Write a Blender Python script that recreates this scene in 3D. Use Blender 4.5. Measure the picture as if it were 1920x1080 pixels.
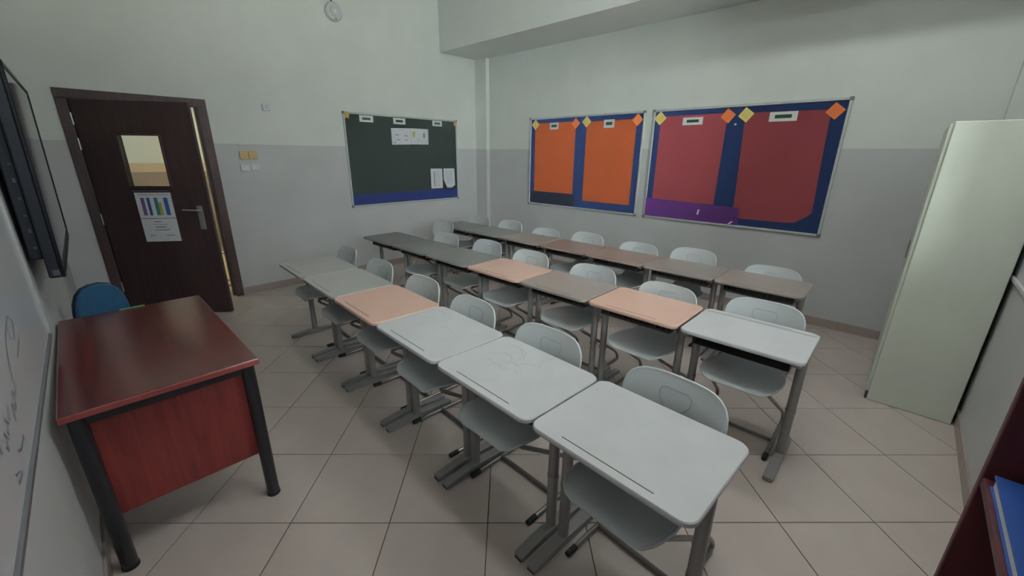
import bpy, bmesh, math, random
from mathutils import Vector, Matrix, Euler
random.seed(7)
scene = bpy.context.scene
COL = scene.collection
for o in list(bpy.data.objects):
    bpy.data.objects.remove(o)

# ------------------------------------------------------------------ camera
cam_d = bpy.data.cameras.new('camera')
cam_d.sensor_width = 36.0
cam_d.sensor_fit = 'HORIZONTAL'
cam_d.lens = 765.06 / 1920 * 36
cam_d.clip_start = 0.02
cam = bpy.data.objects.new('camera', cam_d)
COL.objects.link(cam)
_r = Vector((0.722, 0.691, 0.010)).normalized()
_w = Vector((-0.655, 0.689, -0.311)).normalized()
_u = _r.cross(_w).normalized()
_r = _w.cross(_u).normalized()
m = Matrix((( _r.x, _u.x, -_w.x, 5.4775), (_r.y, _u.y, -_w.y, -4.913), (_r.z, _u.z, -_w.z, 1.62), (0, 0, 0, 1)))
cam.matrix_world = m
scene.camera = cam

# ------------------------------------------------------------------ world, light, exposure
world = bpy.data.worlds.new('sky')
scene.world = world
world.use_nodes = True
_bg = world.node_tree.nodes['Background']
_bg.inputs['Color'].default_value = (0.86, 0.94, 1.0, 1)
_bg.inputs['Strength'].default_value = 1.5

WIN_Y0, WIN_Y1, WIN_Z0, WIN_Z1 = -4.95, -1.62, 0.99, 2.75      # opening of the daylight window in the right wall

FILL = 21.0      # radiance of the added ceiling fill lights built at the end

def portal(loc, rot, sx, sy):
    l = bpy.data.lights.new('sky_portal', 'AREA')
    l.shape = 'RECTANGLE'; l.size = sx; l.size_y = sy
    l.cycles.is_portal = True
    o = bpy.data.objects.new('sky_portal', l)
    COL.objects.link(o); o.location = loc; o.rotation_euler = rot
portal((6.125, (WIN_Y0 + WIN_Y1) / 2, (WIN_Z0 + WIN_Z1) / 2), (0, math.radians(90), 0), WIN_Z1 - WIN_Z0, WIN_Y1 - WIN_Y0)

sun_d = bpy.data.lights.new('sun', 'SUN')
sun_d.energy = 270.0; sun_d.angle = math.radians(0.5); sun_d.color = (0.94, 1.0, 1.0)
sun = bpy.data.objects.new('sun', sun_d)
COL.objects.link(sun)
sun.rotation_euler = Vector((0.06, -0.72, -0.69)).to_track_quat('-Z', 'Y').to_euler()

vs = scene.view_settings
scene.display_settings.display_device = 'sRGB'
vs.view_transform = 'Standard'
vs.look = 'None'
vs.gamma = 1.0
vs.use_curve_mapping = False
vs.exposure = 0.0

# ------------------------------------------------------------------ materials
def lin(c):
    return tuple((v / 12.92 if v <= 0.04045 else ((v + 0.055) / 1.055) ** 2.4) for v in c)

def srgb(r, g, b):
    return lin((r / 255, g / 255, b / 255)) + (1,)

def nodes(mat):
    mat.use_nodes = True
    nt = mat.node_tree
    return nt, nt.nodes['Principled BSDF']

def mat(name, col, rough=0.5, metal=0.0, var=0.0, scale=8.0, bump=0.0, bscale=80.0, spec=0.5, coat=0.0, stretch=(1, 1, 1)):
    """procedural: base colour broken up by noise (wear and dirt), fine relief by a second noise"""
    mt = bpy.data.materials.new(name)
    nt, b = nodes(mt)
    b.inputs['Roughness'].default_value = rough
    b.inputs['Metallic'].default_value = metal
    b.inputs['Specular IOR Level'].default_value = spec
    if coat:
        b.inputs['Coat Weight'].default_value = coat
        b.inputs['Coat Roughness'].default_value = 0.12
    tc = nt.nodes.new('ShaderNodeTexCoord')
    mp = nt.nodes.new('ShaderNodeMapping')
    mp.inputs['Scale'].default_value = stretch
    nt.links.new(tc.outputs['Object'], mp.inputs['Vector'])
    n1 = nt.nodes.new('ShaderNodeTexNoise')
    n1.inputs['Scale'].default_value = scale
    n1.inputs['Detail'].default_value = 5
    nt.links.new(mp.outputs['Vector'], n1.inputs['Vector'])
    rp = nt.nodes.new('ShaderNodeValToRGB')
    rp.color_ramp.elements[0].position = 0.3
    rp.color_ramp.elements[1].position = 0.7
    rp.color_ramp.elements[0].color = tuple(max(0, c * (1 - var)) for c in col[:3]) + (1,)
    rp.color_ramp.elements[1].color = tuple(min(1, c * (1 + var)) for c in col[:3]) + (1,)
    nt.links.new(n1.outputs['Fac'], rp.inputs['Fac'])
    nt.links.new(rp.outputs['Color'], b.inputs['Base Color'])
    if bump:
        n2 = nt.nodes.new('ShaderNodeTexNoise')
        n2.inputs['Scale'].default_value = bscale
        nt.links.new(mp.outputs['Vector'], n2.inputs['Vector'])
        bp = nt.nodes.new('ShaderNodeBump')
        bp.inputs['Strength'].default_value = bump
        bp.inputs['Distance'].default_value = 0.002
        nt.links.new(n2.outputs['Fac'], bp.inputs['Height'])
        nt.links.new(bp.outputs['Normal'], b.inputs['Normal'])
    return mt

def wall_mat(name, upper, lower, z):
    """two-tone wall paint: the paint changes at height z"""
    mt = bpy.data.materials.new(name)
    nt, b = nodes(mt)
    b.inputs['Roughness'].default_value = 0.55
    b.inputs['Specular IOR Level'].default_value = 0.35
    g = nt.nodes.new('ShaderNodeNewGeometry')
    sp = nt.nodes.new('ShaderNodeSeparateXYZ')
    nt.links.new(g.outputs['Position'], sp.inputs['Vector'])
    gt = nt.nodes.new('ShaderNodeMath'); gt.operation = 'GREATER_THAN'; gt.inputs[1].default_value = z
    nt.links.new(sp.outputs['Z'], gt.inputs[0])
    mx = nt.nodes.new('ShaderNodeMix'); mx.data_type = 'RGBA'
    mx.inputs['A'].default_value = lower; mx.inputs['B'].default_value = upper
    nt.links.new(gt.outputs[0], mx.inputs['Factor'])
    n1 = nt.nodes.new('ShaderNodeTexNoise'); n1.inputs['Scale'].default_value = 2.2; n1.inputs['Detail'].default_value = 8
    nt.links.new(g.outputs['Position'], n1.inputs['Vector'])
    mr = nt.nodes.new('ShaderNodeMapRange')
    mr.inputs['From Min'].default_value = 0.3; mr.inputs['From Max'].default_value = 0.7
    mr.inputs['To Min'].default_value = 0.95; mr.inputs['To Max'].default_value = 1.03
    nt.links.new(n1.outputs['Fac'], mr.inputs['Value'])
    ml = nt.nodes.new('ShaderNodeMix'); ml.data_type = 'RGBA'; ml.blend_type = 'MULTIPLY'; ml.inputs['Factor'].default_value = 1
    nt.links.new(mx.outputs['Result'], ml.inputs['A'])
    nt.links.new(mr.outputs['Result'], ml.inputs['B'])
    nt.links.new(ml.outputs['Result'], b.inputs['Base Color'])
    n2 = nt.nodes.new('ShaderNodeTexNoise'); n2.inputs['Scale'].default_value = 60
    nt.links.new(g.outputs['Position'], n2.inputs['Vector'])
    bp = nt.nodes.new('ShaderNodeBump'); bp.inputs['Strength'].default_value = 0.12; bp.inputs['Distance'].default_value = 0.002
    nt.links.new(n2.outputs['Fac'], bp.inputs['Height'])
    nt.links.new(bp.outputs['Normal'], b.inputs['Normal'])
    return mt

def wood_mat(name, a, c, rough=0.35, axis=0, coat=0.0):
    mt = bpy.data.materials.new(name)
    nt, b = nodes(mt)
    b.inputs['Roughness'].default_value = rough
    if coat:
        b.inputs['Coat Weight'].default_value = coat
        b.inputs['Coat Roughness'].default_value = 0.18
    tc = nt.nodes.new('ShaderNodeTexCoord')
    mp = nt.nodes.new('ShaderNodeMapping')
    s = [14, 14, 14]; s[axis] = 1.2
    mp.inputs['Scale'].default_value = s
    nt.links.new(tc.outputs['Object'], mp.inputs['Vector'])
    n = nt.nodes.new('ShaderNodeTexNoise'); n.inputs['Scale'].default_value = 2.5; n.inputs['Detail'].default_value = 6; n.inputs['Distortion'].default_value = 0.4
    nt.links.new(mp.outputs['Vector'], n.inputs['Vector'])
    rp = nt.nodes.new('ShaderNodeValToRGB')
    rp.color_ramp.elements[0].position = 0.35; rp.color_ramp.elements[1].position = 0.68
    rp.color_ramp.elements[0].color = a; rp.color_ramp.elements[1].color = c
    nt.links.new(n.outputs['Fac'], rp.inputs['Fac'])
    nt.links.new(rp.outputs['Color'], b.inputs['Base Color'])
    return mt

def glass_mat(name, tint=(0.95, 0.97, 0.97, 1)):
    mt = bpy.data.materials.new(name)
    mt.use_nodes = True
    nt = mt.node_tree
    nt.nodes.remove(nt.nodes['Principled BSDF'])
    out = nt.nodes['Material Output']
    t = nt.nodes.new('ShaderNodeBsdfTransparent'); t.inputs['Color'].default_value = tint
    g = nt.nodes.new('ShaderNodeBsdfGlossy'); g.inputs['Roughness'].default_value = 0.02
    f = nt.nodes.new('ShaderNodeFresnel'); f.inputs['IOR'].default_value = 1.45
    mx = nt.nodes.new('ShaderNodeMixShader')
    nt.links.new(f.outputs[0], mx.inputs[0]); nt.links.new(t.outputs[0], mx.inputs[1]); nt.links.new(g.outputs[0], mx.inputs[2])
    nt.links.new(mx.outputs[0], out.inputs['Surface'])
    return mt

M = {}
DADO = 1.70
M['wall'] = wall_mat('wall_paint', srgb(214, 217, 212), srgb(193, 193, 194), DADO)
M['corridor_wall'] = wall_mat('corridor_paint', srgb(186, 190, 180), srgb(120, 108, 94), 1.31)
M['corridor_band'] = mat('corridor_band', srgb(168, 152, 128), 0.5, var=0.03)
M['ceiling'] = mat('ceiling_paint', srgb(216, 219, 216), 0.7, var=0.02, scale=3, bump=0.1)
M['beam'] = mat('beam_paint', srgb(214, 217, 213), 0.6, var=0.02, scale=3, bump=0.1)
M['facade'] = mat('white_render', srgb(222, 226, 228), 0.8, var=0.03, scale=2, bump=0.2)
M['yard'] = mat('yard_paving', srgb(176, 168, 156), 0.9, var=0.06, scale=3)
M['grout'] = mat('grout', srgb(92, 82, 78), 0.9, var=0.1, scale=30)
M['tile'] = mat('floor_tile', srgb(186, 172, 166), 0.28, var=0.05, scale=5, bump=0.03, bscale=30, spec=0.5)
M['skirt'] = mat('skirting_tile', srgb(160, 146, 138), 0.35, var=0.06, scale=6)
M['corridor_floor'] = mat('corridor_floor', srgb(208, 184, 146), 0.3, var=0.04)
M['corridor_stripe'] = mat('corridor_stripe', srgb(60, 48, 40), 0.4, var=0.05)
M['alu'] = mat('aluminium', srgb(188, 192, 192), 0.4, metal=0.15, var=0.06, scale=30)
M['steel'] = mat('brushed_steel', srgb(180, 180, 180), 0.3, metal=0.9, var=0.05)
M['winframe'] = mat('white_window_frame', srgb(225, 226, 226), 0.4, var=0.02)
M['glass'] = glass_mat('window_glass')
M['door'] = wood_mat('dark_door_laminate', srgb(50, 33, 35), srgb(62, 41, 42), 0.45, axis=2)
M['doorframe'] = wood_mat('door_frame_wood', srgb(58, 40, 41), srgb(74, 52, 51), 0.5, axis=2)
M['white_paper'] = mat('white_paper', srgb(214, 215, 220), 0.8, var=0.02, scale=20)
M['print_grey'] = mat('grey_print', srgb(130, 132, 140), 0.8, var=0.1)
M['print_blue'] = mat('blue_print', srgb(58, 98, 160), 0.8, var=0.1)
M['print_teal'] = mat('teal_print', srgb(70, 128, 140), 0.8, var=0.1)
M['print_olive'] = mat('olive_print', srgb(168, 166, 84), 0.8, var=0.1)
M['print_violet'] = mat('violet_print', srgb(120, 90, 140), 0.8, var=0.1)
M['green_paper'] = mat('dark_green_paper', srgb(35, 44, 41), 0.85, var=0.05, scale=3)
M['blue_felt'] = mat('blue_felt', srgb(22, 44, 90), 0.9, var=0.08, scale=40, bump=0.2, bscale=300)
M['deep_blue'] = mat('deep_blue_paper', srgb(8, 26, 84), 0.8, var=0.06)
M['navy'] = mat('navy_paper', srgb(16, 22, 42), 0.8, var=0.06)
M['orange_paper'] = mat('orange_paper', srgb(166, 76, 36), 0.8, var=0.04, scale=3)
M['red_paper'] = mat('red_paper', srgb(138, 56, 63), 0.8, var=0.04, scale=3)
M['purple_paper'] = mat('purple_paper', srgb(88, 40, 112), 0.75, var=0.08, scale=5)
M['yellow_card'] = mat('yellow_card', srgb(226, 210, 128), 0.8, var=0.04)
M['yellow_core'] = mat('yellow_card_centre', srgb(222, 202, 116), 0.8, var=0.04)
M['orange_card'] = mat('orange_card', srgb(218, 116, 60), 0.8, var=0.04)
M['label_white'] = mat('label_card', srgb(220, 220, 218), 0.8, var=0.02)
M['label_green'] = mat('label_green_print', srgb(38, 70, 56), 0.8, var=0.05)
M['gold'] = mat('gold_star', srgb(196, 150, 70), 0.6, var=0.1)
M['top_grey'] = mat('grey_desk_laminate', srgb(168, 166, 164), 0.34, var=0.05, scale=5, bump=0.03, bscale=120)
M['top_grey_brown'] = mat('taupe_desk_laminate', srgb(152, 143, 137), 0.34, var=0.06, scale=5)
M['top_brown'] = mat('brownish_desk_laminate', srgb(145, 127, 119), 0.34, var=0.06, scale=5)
M['top_light'] = mat('light_grey_desk_laminate', srgb(190, 189, 191), 0.36, var=0.05, scale=5)
M['top_peach'] = mat('peach_desk_laminate', srgb(202, 165, 150), 0.36, var=0.04, scale=5)
M['top_dark'] = mat('dark_grey_desk_laminate', srgb(130, 129, 127), 0.36, var=0.05, scale=5)  # grey laminate darkened for the light falloff toward the door wall
M['groove'] = mat('groove_shadow', srgb(84, 82, 80), 0.7, var=0.05)
M['scribble'] = mat('pencil_scribble', srgb(152, 151, 155), 0.8, var=0.05)
M['frame_grey'] = mat('grey_powder_coat', srgb(148, 145, 144), 0.35, metal=0.2, var=0.06, scale=20)
M['tray_black'] = mat('black_steel_tray', srgb(66, 64, 62), 0.5, metal=0.3, var=0.1, scale=20)
M['shell'] = mat('grey_plastic_shell', srgb(184, 188, 190), 0.38, var=0.03, scale=6, bump=0.05, bscale=220)
M['shell_line'] = mat('shell_emblem', srgb(156, 160, 163), 0.45, var=0.03)
M['tube'] = mat('grey_steel_tube', srgb(132, 127, 124), 0.3, metal=0.5, var=0.05)
M['rubber'] = mat('black_rubber', srgb(34, 34, 36), 0.7, var=0.1)
M['mahogany'] = wood_mat('red_mahogany_laminate', srgb(74, 30, 30), srgb(100, 42, 40), 0.25, axis=0, coat=0.6)
M['mahogany_panel'] = wood_mat('red_mahogany_panel', srgb(122, 46, 44), srgb(146, 58, 54), 0.4, axis=2)
M['mahogany_edge'] = mat('mahogany_edge', srgb(140, 64, 62), 0.4, var=0.08)
M['black_steel'] = mat('black_enamelled_steel', srgb(38, 38, 44), 0.28, metal=0.2, var=0.1, coat=0.4)
M['blue_fabric'] = mat('blue_upholstery', srgb(36, 84, 122), 0.85, var=0.08, scale=30, bump=0.25, bscale=400)
M['dark_plastic'] = mat('dark_plastic', srgb(36, 38, 46), 0.45, var=0.1)
M['green'] = mat('green_plastic', srgb(70, 128, 84), 0.5, var=0.05)
M['wardrobe'] = mat('cream_enamelled_steel', srgb(206, 210, 198), 0.42, var=0.05, scale=2.2, bump=0.04, bscale=20)
M['wardrobe_dark'] = mat('cabinet_gap', srgb(70, 72, 72), 0.6, var=0.05)
M['screen'] = mat('display_glass', srgb(20, 22, 26), 0.06, var=0.02, spec=0.6)
M['tv_body'] = mat('display_housing', srgb(36, 40, 50), 0.45, var=0.08)
M['tv_edge'] = mat('display_bezel', srgb(26, 29, 36), 0.3, var=0.05, metal=0.3)
M['port'] = mat('port_metal', srgb(104, 108, 120), 0.4, metal=0.6, var=0.05)
M['whiteboard'] = mat('whiteboard_enamel', srgb(205, 206, 210), 0.22, var=0.03, scale=2)
M['tray'] = mat('tray_grey', srgb(118, 118, 124), 0.4, metal=0.2, var=0.05)
M['ink'] = mat('marker_ink', srgb(136, 138, 156), 0.6, var=0.05)
M['switch_tan'] = mat('tan_switch', srgb(206, 176, 122), 0.45, var=0.04)
M['switch_white'] = mat('white_switch', srgb(206, 210, 218), 0.4, var=0.03)
M['switch_dark'] = mat('switch_mark', srgb(70, 60, 50), 0.5, var=0.05)
M['sounder'] = mat('sounder_plastic', srgb(190, 194, 194), 0.5, var=0.04)
M['cable'] = mat('black_cable', srgb(24, 26, 28), 0.5, var=0.05)
M['maroon'] = wood_mat('maroon_bookcase_laminate', srgb(70, 30, 36), srgb(92, 40, 46), 0.45, axis=2)
M['folder_blue'] = mat('blue_folder', srgb(34, 70, 140), 0.5, var=0.06)
M['lamp_white'] = mat('lamp_housing', srgb(230, 230, 228), 0.4, var=0.02)
_d = bpy.data.materials.new('lamp_diffuser'); _nt, _b = nodes(_d)
_b.inputs['Base Color'].default_value = (0.9, 0.9, 0.9, 1)
_b.inputs['Emission Color'].default_value = (0.93, 1.0, 0.98, 1); _b.inputs['Emission Strength'].default_value = FILL
M['diffuser'] = _d
M['pages'] = mat('page_edges', srgb(196, 196, 200), 0.8, var=0.05, scale=60)

# ------------------------------------------------------------------ mesh helpers
class MB:
    def __init__(self):
        self.v = []; self.f = []; self.mi = []
    def add(self, vs_, fs, mi=0):
        k = len(self.v)
        self.v += [tuple(p) for p in vs_]
        self.f += [tuple(i + k for i in f) for f in fs]
        self.mi += [mi] * len(fs)
        return self
    def box(self, x0, x1, y0, y1, z0, z1, mi=0):
        vs_ = [(x0, y0, z0), (x1, y0, z0), (x1, y1, z0), (x0, y1, z0), (x0, y0, z1), (x1, y0, z1), (x1, y1, z1), (x0, y1, z1)]
        return self.add(vs_, [(0, 3, 2, 1), (4, 5, 6, 7), (0, 1, 5, 4), (1, 2, 6, 5), (2, 3, 7, 6), (3, 0, 4, 7)], mi)
    def bbox(self, x0, x1, y0, y1, z0, z1, b=0.004, mi=0):
        """box with every edge chamfered"""
        c = [(x0 + x1) / 2, (y0 + y1) / 2, (z0 + z1) / 2]; h = [(x1 - x0) / 2, (y1 - y0) / 2, (z1 - z0) / 2]
        b = min(b, min(h) * 0.9)
        bm = bmesh.new()
        bmesh.ops.create_cube(bm, size=1)
        for v in bm.verts:
            v.co = Vector([c[i] + v.co[i] * 2 * h[i] for i in range(3)])
        bmesh.ops.bevel(bm, geom=list(bm.edges), offset=b, segments=1, affect='EDGES')
        bm.verts.index_update()
        self.add([v.co for v in bm.verts], [[v.index for v in f.verts] for f in bm.faces], mi)
        bm.free(); return self
    def prism(self, out, a0, a1, axis=2, chamfer=0.0, mi=0):
        """outline (2-D list, counter-clockwise) pulled along an axis, both rims chamfered"""
        n = len(out)
        cx = sum(p[0] for p in out) / n; cy = sum(p[1] for p in out) / n
        def P(p, a):
            return {2: (p[0], p[1], a), 1: (p[0], a, p[1]), 0: (a, p[0], p[1])}[axis]
        def shrink(p):
            dx, dy = p[0] - cx, p[1] - cy; d = math.hypot(dx, dy) or 1
            return (p[0] - dx / d * chamfer, p[1] - dy / d * chamfer)
        inn = [shrink(p) for p in out]
        rings = [(inn, a0), (out, a0 + chamfer), (out, a1 - chamfer), (inn, a1)] if chamfer else [(out, a0), (out, a1)]
        vs_ = [P(p, a) for o, a in rings for p in o]
        fs = []
        for r in range(len(rings) - 1):
            for i in range(n):
                j = (i + 1) % n
                fs.append((r * n + i, r * n + j, (r + 1) * n + j, (r + 1) * n + i))
        fs.append(tuple(range(n))[::-1]); fs.append(tuple((len(rings) - 1) * n + i for i in range(n)))
        return self.add(vs_, fs, mi)
    def tube(self, path, r, n=10, sx=1.0, mi=0, closed=False):
        pts = [Vector(p) for p in path]; m_ = len(pts)
        up = None; rings = []
        for i, p in enumerate(pts):
            if closed:
                t = (pts[(i + 1) % m_] - pts[i - 1]).normalized()
            else:
                t = (pts[min(i + 1, m_ - 1)] - pts[max(i - 1, 0)]).normalized()
            if up is None:
                up = Vector((0, 0, 1)) if abs(t.z) < 0.9 else Vector((0, 1, 0))
            a = t.cross(up).normalized(); up = a.cross(t).normalized()
            rings.append([p + a * (r * sx * math.cos(k * 2 * math.pi / n)) + up * (r * math.sin(k * 2 * math.pi / n)) for k in range(n)])
        vs_ = [q for rg in rings for q in rg]; fs = []
        for i in range(m_ if closed else m_ - 1):
            for k in range(n):
                l = (k + 1) % n; ii = (i + 1) % m_
                fs.append((i * n + k, i * n + l, ii * n + l, ii * n + k))
        if not closed:
            fs.append(tuple(range(n))[::-1]); fs.append(tuple((m_ - 1) * n + k for k in range(n)))
        return self.add(vs_, fs, mi)
    def lathe(self, prof, n=24, axis='z', c=(0, 0, 0), mi=0):
        vs_ = []
        for r, h in prof:
            for k in range(n):
                a = k * 2 * math.pi / n
                x, y = r * math.cos(a), r * math.sin(a)
                p = {'z': (x, y, h), 'x': (h, x, y), 'y': (x, h, y)}[axis]
                vs_.append((p[0] + c[0], p[1] + c[1], p[2] + c[2]))
        fs = []
        for i in range(len(prof) - 1):
            for k in range(n):
                l = (k + 1) % n
                fs.append((i * n + k, i * n + l, (i + 1) * n + l, (i + 1) * n + k))
        fs.append(tuple(range(n))[::-1]); fs.append(tuple((len(prof) - 1) * n + k for k in range(n)))
        return self.add(vs_, fs, mi)
    def build(self, name, mats, parent=None, smooth=False):
        me = bpy.data.meshes.new(name)
        me.from_pydata(self.v, [], self.f)
        bm = bmesh.new(); bm.from_mesh(me)
        bmesh.ops.recalc_face_normals(bm, faces=bm.faces)
        bm.to_mesh(me); bm.free()
        mats = mats if isinstance(mats, (list, tuple)) else [mats]
        for k in mats:
            me.materials.append(M[k])
        for p, i in zip(me.polygons, self.mi):
            p.material_index = i
        if smooth:
            for p in me.polygons:
                p.use_smooth = True
            try:
                me.set_sharp_from_angle(angle=math.radians(40))
            except Exception:
                pass
        o = bpy.data.objects.new(name, me)
        COL.objects.link(o)
        if parent is not None:
            o.parent = parent
        return o

def rrect(x0, x1, y0, y1, r, seg=6):
    out = []
    for cx, cy, a in ((x1 - r, y0 + r, -90), (x1 - r, y1 - r, 0), (x0 + r, y1 - r, 90), (x0 + r, y0 + r, 180)):
        for k in range(seg + 1):
            t = math.radians(a + 90 * k / seg)
            out.append((cx + r * math.cos(t), cy + r * math.sin(t)))
    return out

def bend(path, r, seg=5):
    """round the inner corners of a polyline"""
    P = [Vector(p) for p in path]; out = [P[0]]
    for i in range(1, len(P) - 1):
        a = (P[i - 1] - P[i]); b = (P[i + 1] - P[i])
        d = min(r, a.length * 0.49, b.length * 0.49)
        A = P[i] + a.normalized() * d; B = P[i] + b.normalized() * d
        for k in range(seg + 1):
            t = k / seg
            out.append(A * (1 - t) ** 2 + P[i] * 2 * t * (1 - t) + B * t * t)
    out.append(P[-1]); return out

def empty(name, loc=(0, 0, 0), rz=0.0, parent=None):
    o = bpy.data.objects.new(name, None)
    o.empty_display_size = 0.1
    COL.objects.link(o); o.location = loc; o.rotation_euler = (0, 0, rz)
    if parent is not None:
        o.parent = parent
    return o

def tag(o, label, cat, group=None):
    o['label'] = label; o['category'] = cat
    if group:
        o['group'] = group
    return o

def struct(o):
    o['kind'] = 'structure'; return o

def copy_tree(o, parent=None):
    c = o.copy(); COL.objects.link(c)
    if parent is not None:
        c.parent = parent
    for ch in list(o.children):
        copy_tree(ch, c)
    return c

# ------------------------------------------------------------------ the room shell
W = 6.015           # right wall
H = 3.90            # ceiling
FY0, FS = -5.10, 0.0155      # front wall: y = FY0 - FS * x
FA = -math.atan(FS)          # its turn about z
T = 0.24
def fy(x):
    return FY0 - FS * x
DOOR_Y0, DOOR_Y1, DOOR_Z = -4.80, -3.85, 2.06    # clear opening in the left wall

# floor: grout bed + separate tiles laid on the diagonal
room = [(0, fy(0)), (W, fy(W)), (W, 0), (0, 0)]
fl = MB(); fl.prism([(-0.001, fy(0) - 0.2), (W + 0.1, fy(W) - 0.2), (W + 0.1, 0.1), (-0.001, 0.1)], -0.12, -0.004)
floor = struct(fl.build('floor', 'grout'))
TA = math.radians(90 + 44.33)
A2 = Vector((math.cos(TA), math.sin(TA))); B2 = Vector((math.sin(TA), -math.cos(TA)))
TP = 0.4526; T0 = -3.0739 * 1.62; S0 = -0.5888 * 1.62
GAP = 0.0022
def clip(poly, p, n):
    out = []
    for i in range(len(poly)):
        a, b = poly[i], poly[(i + 1) % len(poly)]
        da, db = (a - p).dot(n), (b - p).dot(n)
        if da >= 0:
            out.append(a)
        if (da >= 0) != (db >= 0):
            out.append(a + (b - a) * (da / (da - db)))
    return out
def tile_mesh(poly, name):
    mb = MB(); c = 0.0015
    mb.prism([(p.x, p.y) for p in poly], -0.012, 0.0, chamfer=0.0)
    return mb
h = TP / 2 - GAP
full = None
edges = [(Vector((0, -1)), Vector((1, 0))), (Vector((W, -1)), Vector((-1, 0))), (Vector((0, 0)), Vector((0, -1))), (Vector((0, fy(0))), Vector((FS, 1)).normalized())]
for i in range(-30, 31):
    for j in range(-30, 31):
        c = A2 * (T0 + (i + 0.5) * TP) + B2 * (S0 + (j + 0.5) * TP)
        if not (-0.4 < c.x < W + 0.4 and fy(c.x) - 0.4 < c.y < 0.4):
            continue
        poly = [c + A2 * h * a + B2 * h * b for a, b in ((1, 1), (-1, 1), (-1, -1), (1, -1))]
        cl = poly
        for p_, n_ in edges:
            cl = clip(cl, p_, n_) if cl else cl
        if len(cl) < 3:
            continue
        area = abs(sum(cl[k].x * cl[(k + 1) % len(cl)].y - cl[(k + 1) % len(cl)].x * cl[k].y for k in range(len(cl)))) / 2
        if area < 0.002:
            continue
        if abs(area - (2 * h) ** 2) < 1e-5:
            if full is None:
                mb = MB(); mb.prism([((q - c).x, (q - c).y) for q in poly], -0.012, 0.0, chamfer=0.0012)
                full = mb.build('floor_tile', 'tile', floor); full.location = (c.x, c.y, 0)
            else:
                o = full.copy(); COL.objects.link(o); o.location = (c.x, c.y, 0)
            continue
        mb = MB(); mb.prism([(q.x, q.y) for q in cl], -0.012, 0.0)
        mb.build('floor_tile', 'tile', floor)

# walls
wl = MB()
wl.box(-T, 0, DOOR_Y1, T, 0, H).box(-T, 0, fy(0) - T, DOOR_Y0, 0, H).box(-T, 0, DOOR_Y0, DOOR_Y1, DOOR_Z, H)
struct(wl.build('wall_left', 'wall'))
wb = MB(); wb.box(0, W + T, 0, T, 0, H)
wall_back = struct(wb.build('wall_back', 'wall'))
wc = MB(); wc.box(0.0, 0.26, -0.07, -0.0005, 0, 3.04)
wc.build('column', 'wall', wall_back)
TR = 0.10
wr = MB()
wr.box(W, W + TR, WIN_Y1, 0, 0, H).box(W, W + TR, fy(W) - T, WIN_Y0, 0, H)
wr.box(W, W + TR, WIN_Y0, WIN_Y1, 0, WIN_Z0).box(W, W + TR, WIN_Y0, WIN_Y1, WIN_Z1, H)
wall_right = struct(wr.build('wall_right', 'wall'))
MB().bbox(W - 0.016, W - 0.0005, -4.95, -1.30, 0.965, 0.99, 0.003).build('ledge', 'wall', wall_right)
pil = MB(); pil.box(5.85, W - 0.0005, -0.12, -0.0005, 0, H - 0.001)
pil.build('column', 'wall', wall_right)
wf = MB(); wf.prism([(0, fy(0) - T), (W, fy(W) - T), (W, fy(W)), (0, fy(0))], 0, H)
struct(wf.build('wall_front', 'wall'))
ce = MB(); ce.box(-T, W + T, fy(W) - T, T, H, H + 0.2)
ceiling = struct(ce.build('ceiling', 'ceiling'))
bm_ = MB(); bm_.box(0.0005, W - 0.0005, -0.75, -0.0005, 3.04, H - 0.0005)
bm_.build('beam', 'beam', ceiling)

# skirting tiles along the walls
def skirting(name, p0, p1, nrm):
    p0, p1, nrm = Vector(p0), Vector(p1), Vector(nrm)
    L = (p1 - p0).length; d = (p1 - p0).normalized()
    root = struct(empty(name, (0, 0, 0)))
    k = 0.0
    while k < L - 0.02:
        e = min(k + 0.45, L)
        a = p0 + d * (k + 0.001); b = p0 + d * (e - 0.001)
        q = [a, b, b + nrm * 0.010, a + nrm * 0.010]
        if (b - a).cross(nrm) < 0:
            q = q[::-1]
        MB().prism([(v.x, v.y) for v in q], 0.0005, 0.085).build('skirting_tile', 'skirt', root)
        k = e
skirting('baseboard_left', (0.0005, -3.77), (0.0005, -0.08), (1, 0))
skirting('baseboard_back', (0.27, -0.0005), (5.84, -0.0005), (0, -1))
skirting('baseboard_right', (W - 0.0005, -0.15), (W - 0.0005, fy(W) + 0.02), (-1, 0))
skirting('baseboard_front', (0.02, fy(0.02) + 0.001), (W - 0.02, fy(W - 0.02) + 0.001), Vector((FS, 1)).normalized())

# window in the right wall: sill, frame, mullions, panes
win = struct(empty('window_1', (W, 0, 0)))
MB().bbox(-0.0, TR, WIN_Y0, WIN_Y1, WIN_Z0 + 0.0005, WIN_Z0 + 0.02, 0.004).build('window_sill', 'winframe', win)
fr = MB()
X0, X1 = 0.03, 0.08
fr.box(X0, X1, WIN_Y0, WIN_Y1, WIN_Z0 + 0.02, WIN_Z0 + 0.07).box(X0, X1, WIN_Y0, WIN_Y1, WIN_Z1 - 0.05, WIN_Z1)
ny = 3
step = (WIN_Y1 - WIN_Y0) / ny
for k in range(ny + 1):
    y = WIN_Y0 + k * step
    y0, y1 = max(WIN_Y0, y - 0.028), min(WIN_Y1, y + 0.028)
    fr.box(X0, X1, y0, y1, WIN_Z0 + 0.07, WIN_Z1 - 0.05)
fr.box(X0, X1, WIN_Y0 + 0.03, WIN_Y1 - 0.03, 2.14, 2.19)
fr.build('window_frame', 'winframe', win)
for k in range(ny):
    a = WIN_Y0 + k * step + 0.028; b = WIN_Y0 + (k + 1) * step - 0.028
    for z0, z1 in ((WIN_Z0 + 0.07, 2.14), (2.19, WIN_Z1 - 0.05)):
        MB().box(X0 + 0.022, X0 + 0.028, a, b, z0, z1).build('window_pane', 'glass', win)

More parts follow.
